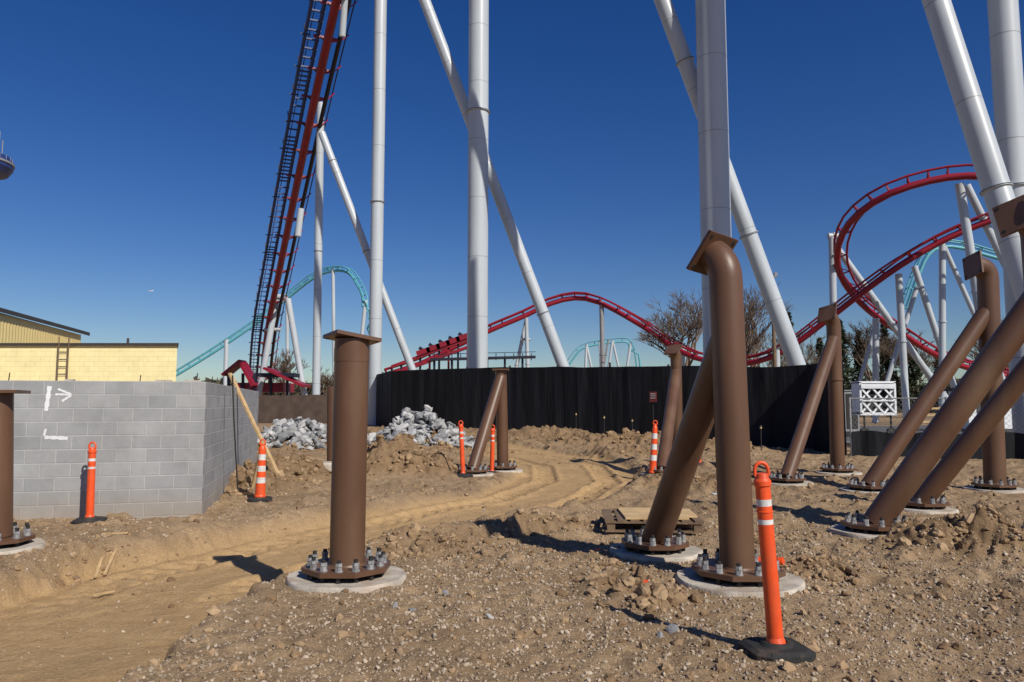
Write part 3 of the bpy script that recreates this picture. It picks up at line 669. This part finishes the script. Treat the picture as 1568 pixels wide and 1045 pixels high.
for (x0,y0,x1,y1) in [(148,852,168,830),(155,832,195,830),(162,850,188,828),(148,826,170,840),(145,873,178,871)]:
    a=G(x0,y0);b=G(x1,y1);a.z=hz(a.x,a.y)+.02+.02*random.random();b.z=hz(b.x,b.y)+.03; mb.beam(a,b,.03,.018,0)
mb.build("scrap_lumber_pile",['wood'])
mb=MB(); a=G(1255,868);b=G(1308,888);a.z=hz(a.x,a.y)+.10;b.z=hz(b.x,b.y)+.05; mb.tube([a,a.lerp(b,.3)+Vector((0,.02,.02)),a.lerp(b,.7)+Vector((0,-.01,.01)),b],[.05,.045,.04,.025],0,8); mb.build("broken_log",['oldwood'])
# ---------------------------------------------------------------- yellow building
root2=bpy.data.objects.new("yellow_building",None); sc.collection.objects.link(root2)
def prism(mb,poly,z0,z1,m):
    n=len(poly); vs=[(x,y,z0) for x,y in poly]+[(x,y,z1) for x,y in poly]
    mb.add(vs,[tuple(range(n))[::-1],tuple(range(n,2*n))]+[(k,(k+1)%n,n+(k+1)%n,n+k) for k in range(n)],m)
xr=-13.65
mb=MB(); prism(mb,[(xr-24,30),(xr,30),(xr-3.9,38),(xr-24,38)],-.1,4.05,0); mb.build("block_annex",[ybl],root2)
mb=MB(); prism(mb,[(xr-24,29.9),(xr+.1,29.9),(xr-3.8,38.1),(xr-24,38.1)],4.05,4.15,0); mb.tube([(xr-2,29.96,4.15),(xr-2,29.96,4.35)],.05,0,8); mb.build("annex_roof_edge",['roof'],root2)
e=6.0
a2=Vector((W(0,480,33).x-.6,31,0)); b2=Vector((W(124,515,46).x,46,0))
mb=MB(); n=90; dl=(b2-a2); nn=Vector((dl.y,-dl.x,0)).normalized()
vs=[]
for i in range(n+1):
    q=a2.lerp(b2,i/n); o_=.03 if i%2 else 0
    vs+=[q+nn*o_+Vector((0,0,-.2)),q+nn*o_+Vector((0,0,e))]
mb.add(vs,[(i*2,i*2+2,i*2+3,i*2+1) for i in range(n)],0)
mb.add([b2,b2-nn*20,b2-nn*20+Vector((0,0,8.5)),b2-nn*10+Vector((0,0,8.8)),b2+Vector((0,0,e))],[(0,1,2,3,4)],0)
mb.add([a2,a2-nn*20,a2-nn*20+Vector((0,0,6)),a2-nn*10+Vector((0,0,8.8)),a2+Vector((0,0,e))],[(0,1,2,3,4)],0)
mb.build("hall_siding",['yellowmetal'],root2)
mb=MB(); dl.normalize(); A_=a2-dl*3+nn*.22+Vector((0,0,e+.02)); B_=b2+dl*.9+nn*.22+Vector((0,0,e+.02)); C_=B_-nn*11+Vector((0,0,3)); D_=A_-nn*11+Vector((0,0,3)); up=Vector((0,0,.22))
mb.add([A_,B_,C_,D_,A_+up,B_+up,C_+up,D_+up],[(0,3,2,1),(4,5,6,7),(0,1,5,4),(1,2,6,5),(2,3,7,6),(3,0,4,7)],0); mb.build("hall_roof",['roof'],root2)
mb=MB(); p=W(97,585,29.9)
for s_ in(-.2,.2): mb.tube([(p.x+s_,29.8,.2),(p.x+s_,29.8,4.4)],.025,0,8)
for i in range(13): mb.tube([(p.x-.2,29.8,.4+i*.3),(p.x+.2,29.8,.4+i*.3)],.018,0,6)
mb.build("roof_ladder",['oldwood'],root2)
# ---------------------------------------------------------------- pallet
def pallet(px,py,rot):
    g=G(px,py); mb=MB(); R=Matrix.Rotation(rot,3,'Z'); c0=Vector((g.x,g.y,.05)); P_=lambda x,y,z:c0+R@Vector((x,y,z))
    for i in range(3): mb.box(P_(0,(i-1)*.46,.01),(1.22,.09,.02),0,R)
    for i in range(3):
        for k in range(3): mb.box(P_((i-1)*.54,(k-1)*.43,.065),(.10,.12,.09),0,R)
        mb.box(P_(0,(i-1)*.46,.12),(1.22,.09,.02),0,R)
    for i in range(8): mb.box(P_((i-3.5)*.16,0,.141),(.115,1.0,.02),0,R)
    R2=R@Matrix.Rotation(.05,3,'Z'); mb.box(P_(.02,.02,.166),(.80,.92,.025),1,R2); mb.box(P_(.47,.12,.162),(.22,.7,.02),1,R)
    mb.build("wooden_pallet",['oldwood','ply'])
pallet(996,812,-.08)
# ---------------------------------------------------------------- delineators
def delineator(px,py,hgt,fat=False,tilt=(0,0),rot=.3):
    g=G(px,py); z=max(hz(g.x,g.y),-.05); c0=Vector((g.x,g.y,z)); mb=MB(); Rb=Matrix.Rotation(rot,3,'Z')
    s0,s1=.205,.17
    vs=[];
    for (s_,zz) in ((s0,-.02),(s0,.03),(s1,.05)):
        for (a,b) in((-1,-.65),(-.65,-1),(.65,-1),(1,-.65),(1,.65),(.65,1),(-.65,1),(-1,.65)): vs.append(c0+Rb@Vector((a*s_,b*s_,zz)))
    fs=[(l*8+k,l*8+(k+1)%8,(l+1)*8+(k+1)%8,(l+1)*8+k) for l in(0,1) for k in range(8)]+[tuple(range(16,24))]
    mb.add(vs,fs,1); mb.lathe(c0,[(.11,.05),(.09,.07),(.07,.072)],1,20)
    T=Matrix.Rotation(tilt[0],3,'X')@Matrix.Rotation(tilt[1],3,'Y')
    r=.053 if not fat else .075; h=hgt
    if not fat:
        pr=[(r*1.25,.05),(r*1.2,.07),(r,.10),(r*.95,h*.66),(r*.95,h*.685),(r*.94,h*.755),(r*.94,h*.79),(r*.93,h*.825),(r*.93,h*.855),(r*1.10,h*.862),(r*1.10,h*.885),(r*.85,h*.90),(r*.7,h*.925),(0.001,h*.93)]
        mats=[0,0,0,2,0,2,0,0,0,0,0,0,0]
    else:
        pr=[(r*1.3,.05),(r*1.3,.08)]+[(r*(1.15-.35*k/8),.1+(h*.85-.1)*k/8) for k in range(9)]+[(r*.5,h*.9),(0.001,h*.91)]
        mats=[0,0,0,0,2,0,2,0,2,0,0,0]
    mb.lathe(c0,pr,mats,24,T)
    if not fat:
        mb.lathe(c0,[(r*.96,h*.72),(r*1.03,h*.722),(r*1.03,h*.728),(r*.96,h*.73)],0,24,T)
    hh=[]; 
    for k in range(13):
        a=math.pi*(k/12); hh.append(c0+T@Vector((-.047*math.cos(a),0,h*.915+.085*abs(math.sin(a))**.6)))
    mb.tube(hh,.013,0,8); mb.tube([hh[0],hh[-1]],.012,0,8)
    mb.build("orange_delineator_post",['orange','rubber','refl'])
delineator(1189,1002,1.27,False,(0,-.055),.15); delineator(137,800,1.12,False,(0,-.01),.3)
delineator(398,766,1.05,True,(0,.02)); delineator(709,731,1.28,False,(0,-.05)); delineator(753,725,1.18,False,(0,.02))
delineator(999,729,1.30,True,(0,.07)); delineator(1069,714,1.0,True,(0,-.04))
mb=MB(); g=G(1190,882); mb.tube([Vector((g.x-.1,g.y+.3,.06)),Vector((g.x+.12,g.y+.15,.10))],[.06,.045],0,14); mb.tube([Vector((g.x-.14,g.y+.3,.06)),Vector((g.x-.1,g.y+.3,.06))],[.10,.06],0,14); mb.build("fallen_orange_cone",['orange'])
mb=MB()
for (px,py) in [(915,848),(988,915)]:
    g=G(px,py); z=hz(g.x,g.y); mb.add([(g.x-.035,g.y,z+.02),(g.x+.02,g.y-.01,z+.03),(g.x+.04,g.y+.02,z+.045),(g.x-.02,g.y+.03,z+.035)],[(0,1,2,3)],0)
mb.build("orange_survey_ribbon",['orange'])
# ---------------------------------------------------------------- trees
def bare_tree(px,Yd,hgt,seed,spread=.5,r0=.22):
    R=random.Random(seed); mb=MB(); p=W(px,600,Yd); base=Vector((p.x,Yd,0))
    def br(p,d,l,r,dep):
        q=p+d*l*.5+Vector((R.uniform(-1,1),R.uniform(-1,1),R.uniform(-.3,.6)))*l*.06; e_=p+d*l
        mb.tube([p,q,e_],[r,r*.8,r*.6],0,5 if dep<3 else 3,False)
        if dep>=6: return
        for k in range(3 if dep else 5):
            s_=R.uniform(.45,1.0); st=q.lerp(e_,(s_-.45)/.55)
            ax=Vector((R.uniform(-1,1),R.uniform(-1,1),R.uniform(-.2,.2))).normalized()
            nd=(d+ax*R.uniform(.35,.95)*spread*1.6+Vector((0,0,.12))).normalized(); br(st,nd,l*R.uniform(.6,.84),max(r*.62,.026),dep+1)
    br(base,Vector((0,0,1)),hgt*.34,r0,0); mb.build("bare_tree",['bark'])
bare_tree(1050,75,15,3,.6,.28); bare_tree(1142,82,15,5,.5,.3); bare_tree(1170,88,12.5,8); bare_tree(1335,95,13,9); bare_tree(1400,100,12,11); bare_tree(1550,85,12,12); bare_tree(438,105,9.0,14); bare_tree(499,100,7.5,15); bare_tree(1245,95,11,17)
def pine(px,Yd,hgt,wid,seed,n=2600):
    R=np.random.default_rng(seed); p=W(px,600,Yd)
    t=R.uniform(.12,1,n); lob=.75+.35*np.sin(t*23+seed)*R.uniform(.5,1,n); rad=wid*(1-t)**.75*R.uniform(.15,1,n)**.6*lob; a=R.uniform(0,2*math.pi,n)
    rad*= .8+.3*np.sin(a*3+seed+t*9)
    c_=np.stack([p.x+np.cos(a)*rad,Yd+np.sin(a)*rad,t*hgt-rad*.15],-1)
    s_=R.uniform(.12,.38,n); o=R.normal(size=(n,4,3))*s_[:,None,None]*.6
    o[:,:,2]*=.6; v=(c_[:,None,:]+o).reshape(-1,3); f=np.arange(4*n).reshape(n,4)
    mb=MB(); mb.tube([(p.x,Yd,-.1),(p.x,Yd,hgt*.95)],[.22,.04],0,8)
    mb.add(v.tolist(),f.tolist(),1); mb.build("pine_tree",['bark','pine'])
pine(1212,100,14.2,1.8,1,1800); pine(1290,95,12.5,3.4,2,3200); pine(1318,98,11.5,3.2,3,3200); pine(1358,102,13.2,3.6,4,3600); pine(1398,99,10,3.4,5); pine(1258,104,11,3.0,6); pine(1440,105,9.5,3.2,7); pine(1500,100,8.5,3,8); pine(1545,104,10,3,9)
R_=np.random.default_rng(99); n=34000; aa=np.radians(R_.uniform(-50,50,n)); rr_=R_.uniform(170,200,n); hgt=(4.0+5.0*(fbm(aa*40,aa*0,4,3)+.5))*1.0; zz=R_.uniform(0,1,n)**.8*hgt
c_=np.stack([np.sin(aa)*rr_,np.cos(aa)*rr_,zz],-1); o=R_.normal(size=(n,4,3))*.55; bigmesh("distant_treeline",(c_[:,None]+o).reshape(-1,3),np.arange(4*n).reshape(n,4),[M['farleaf']])
# ---------------------------------------------------------------- observation tower & airplane
mb=MB(); c_=W(-38,255,190); mb.tube([(c_.x,c_.y,0),(c_.x,c_.y,c_.z+14)],1.6,0,24)
mb.lathe(c_,[(2,-2.2),(7.4,-1.5),(8.4,0),(8.4,.9),(8.7,1.0),(8.7,1.5),(8.3,1.6),(7.9,3.0),(5,3.6),(1.6,3.8)],[1,1,1,0,0,0,1,0,0],48)
for k in range(24):
    a=2*math.pi*k/24; mb.tube([c_+Vector((8.2*math.cos(a),8.2*math.sin(a),1.5)),c_+Vector((8.0*math.cos(a),8.0*math.sin(a),3.1))],.08,0,5)
for (dx_,hh_) in((6.0,8),(6.9,5.5),(5,6)): mb.tube([c_+Vector((dx_,0,3)),c_+Vector((dx_,0,hh_+1.5))],.13,0,6)
mb.build("observation_tower",['greybox','blue'])
mb=MB(); c_=W(230,446,1500); mb.tube([c_+Vector((-5,0,0)),c_+Vector((-3,0,0)),c_+Vector((4,0,0)),c_+Vector((6,0,.4))],[.2,.8,.8,.2],0,10); mb.beam(c_+Vector((-.5,-6,.2)),c_+Vector((.5,6,.2)),1.5,.25,0); mb.beam(c_+Vector((5,0,0)),c_+Vector((6,0,2.5)),.3,1.2,0); mb.build("airplane",['whitep'])
# ---------------------------------------------------------------- light
SD=Vector((.63,-.77,0)).normalized(); el=math.radians(40)
to=Vector((SD.x*math.cos(el),SD.y*math.cos(el),math.sin(el)))
sl=bpy.data.lights.new("sun","SUN"); sl.energy=4.6; sl.angle=math.radians(.53); sl.color=(1,.94,.84)
so=bpy.data.objects.new("sun",sl); sc.collection.objects.link(so); so.rotation_euler=(-to).to_track_quat('-Z','Y').to_euler(); so.location=(10,-10,30)
w=bpy.data.worlds.new("World"); sc.world=w; w.use_nodes=True; nt=w.node_tree; bg=nt.nodes["Background"]
sk=nt.nodes.new("ShaderNodeTexSky"); sk.sky_type='NISHITA'; sk.sun_disc=False; sk.sun_elevation=el; sk.sun_rotation=math.atan2(SD.x,SD.y); sk.air_density=1.0; sk.dust_density=.4; sk.ozone_density=4.0; sk.altitude=200
hs=nt.nodes.new("ShaderNodeHueSaturation"); hs.inputs["Hue"].default_value=.517; hs.inputs["Saturation"].default_value=1.32; hs.inputs["Value"].default_value=1
nt.links.new(sk.outputs[0],hs.inputs["Color"]); nt.links.new(hs.outputs[0],bg.inputs["Color"]); bg.inputs["Strength"].default_value=.074
sc.view_settings.view_transform='Standard'; sc.view_settings.look='None'; sc.view_settings.exposure=0
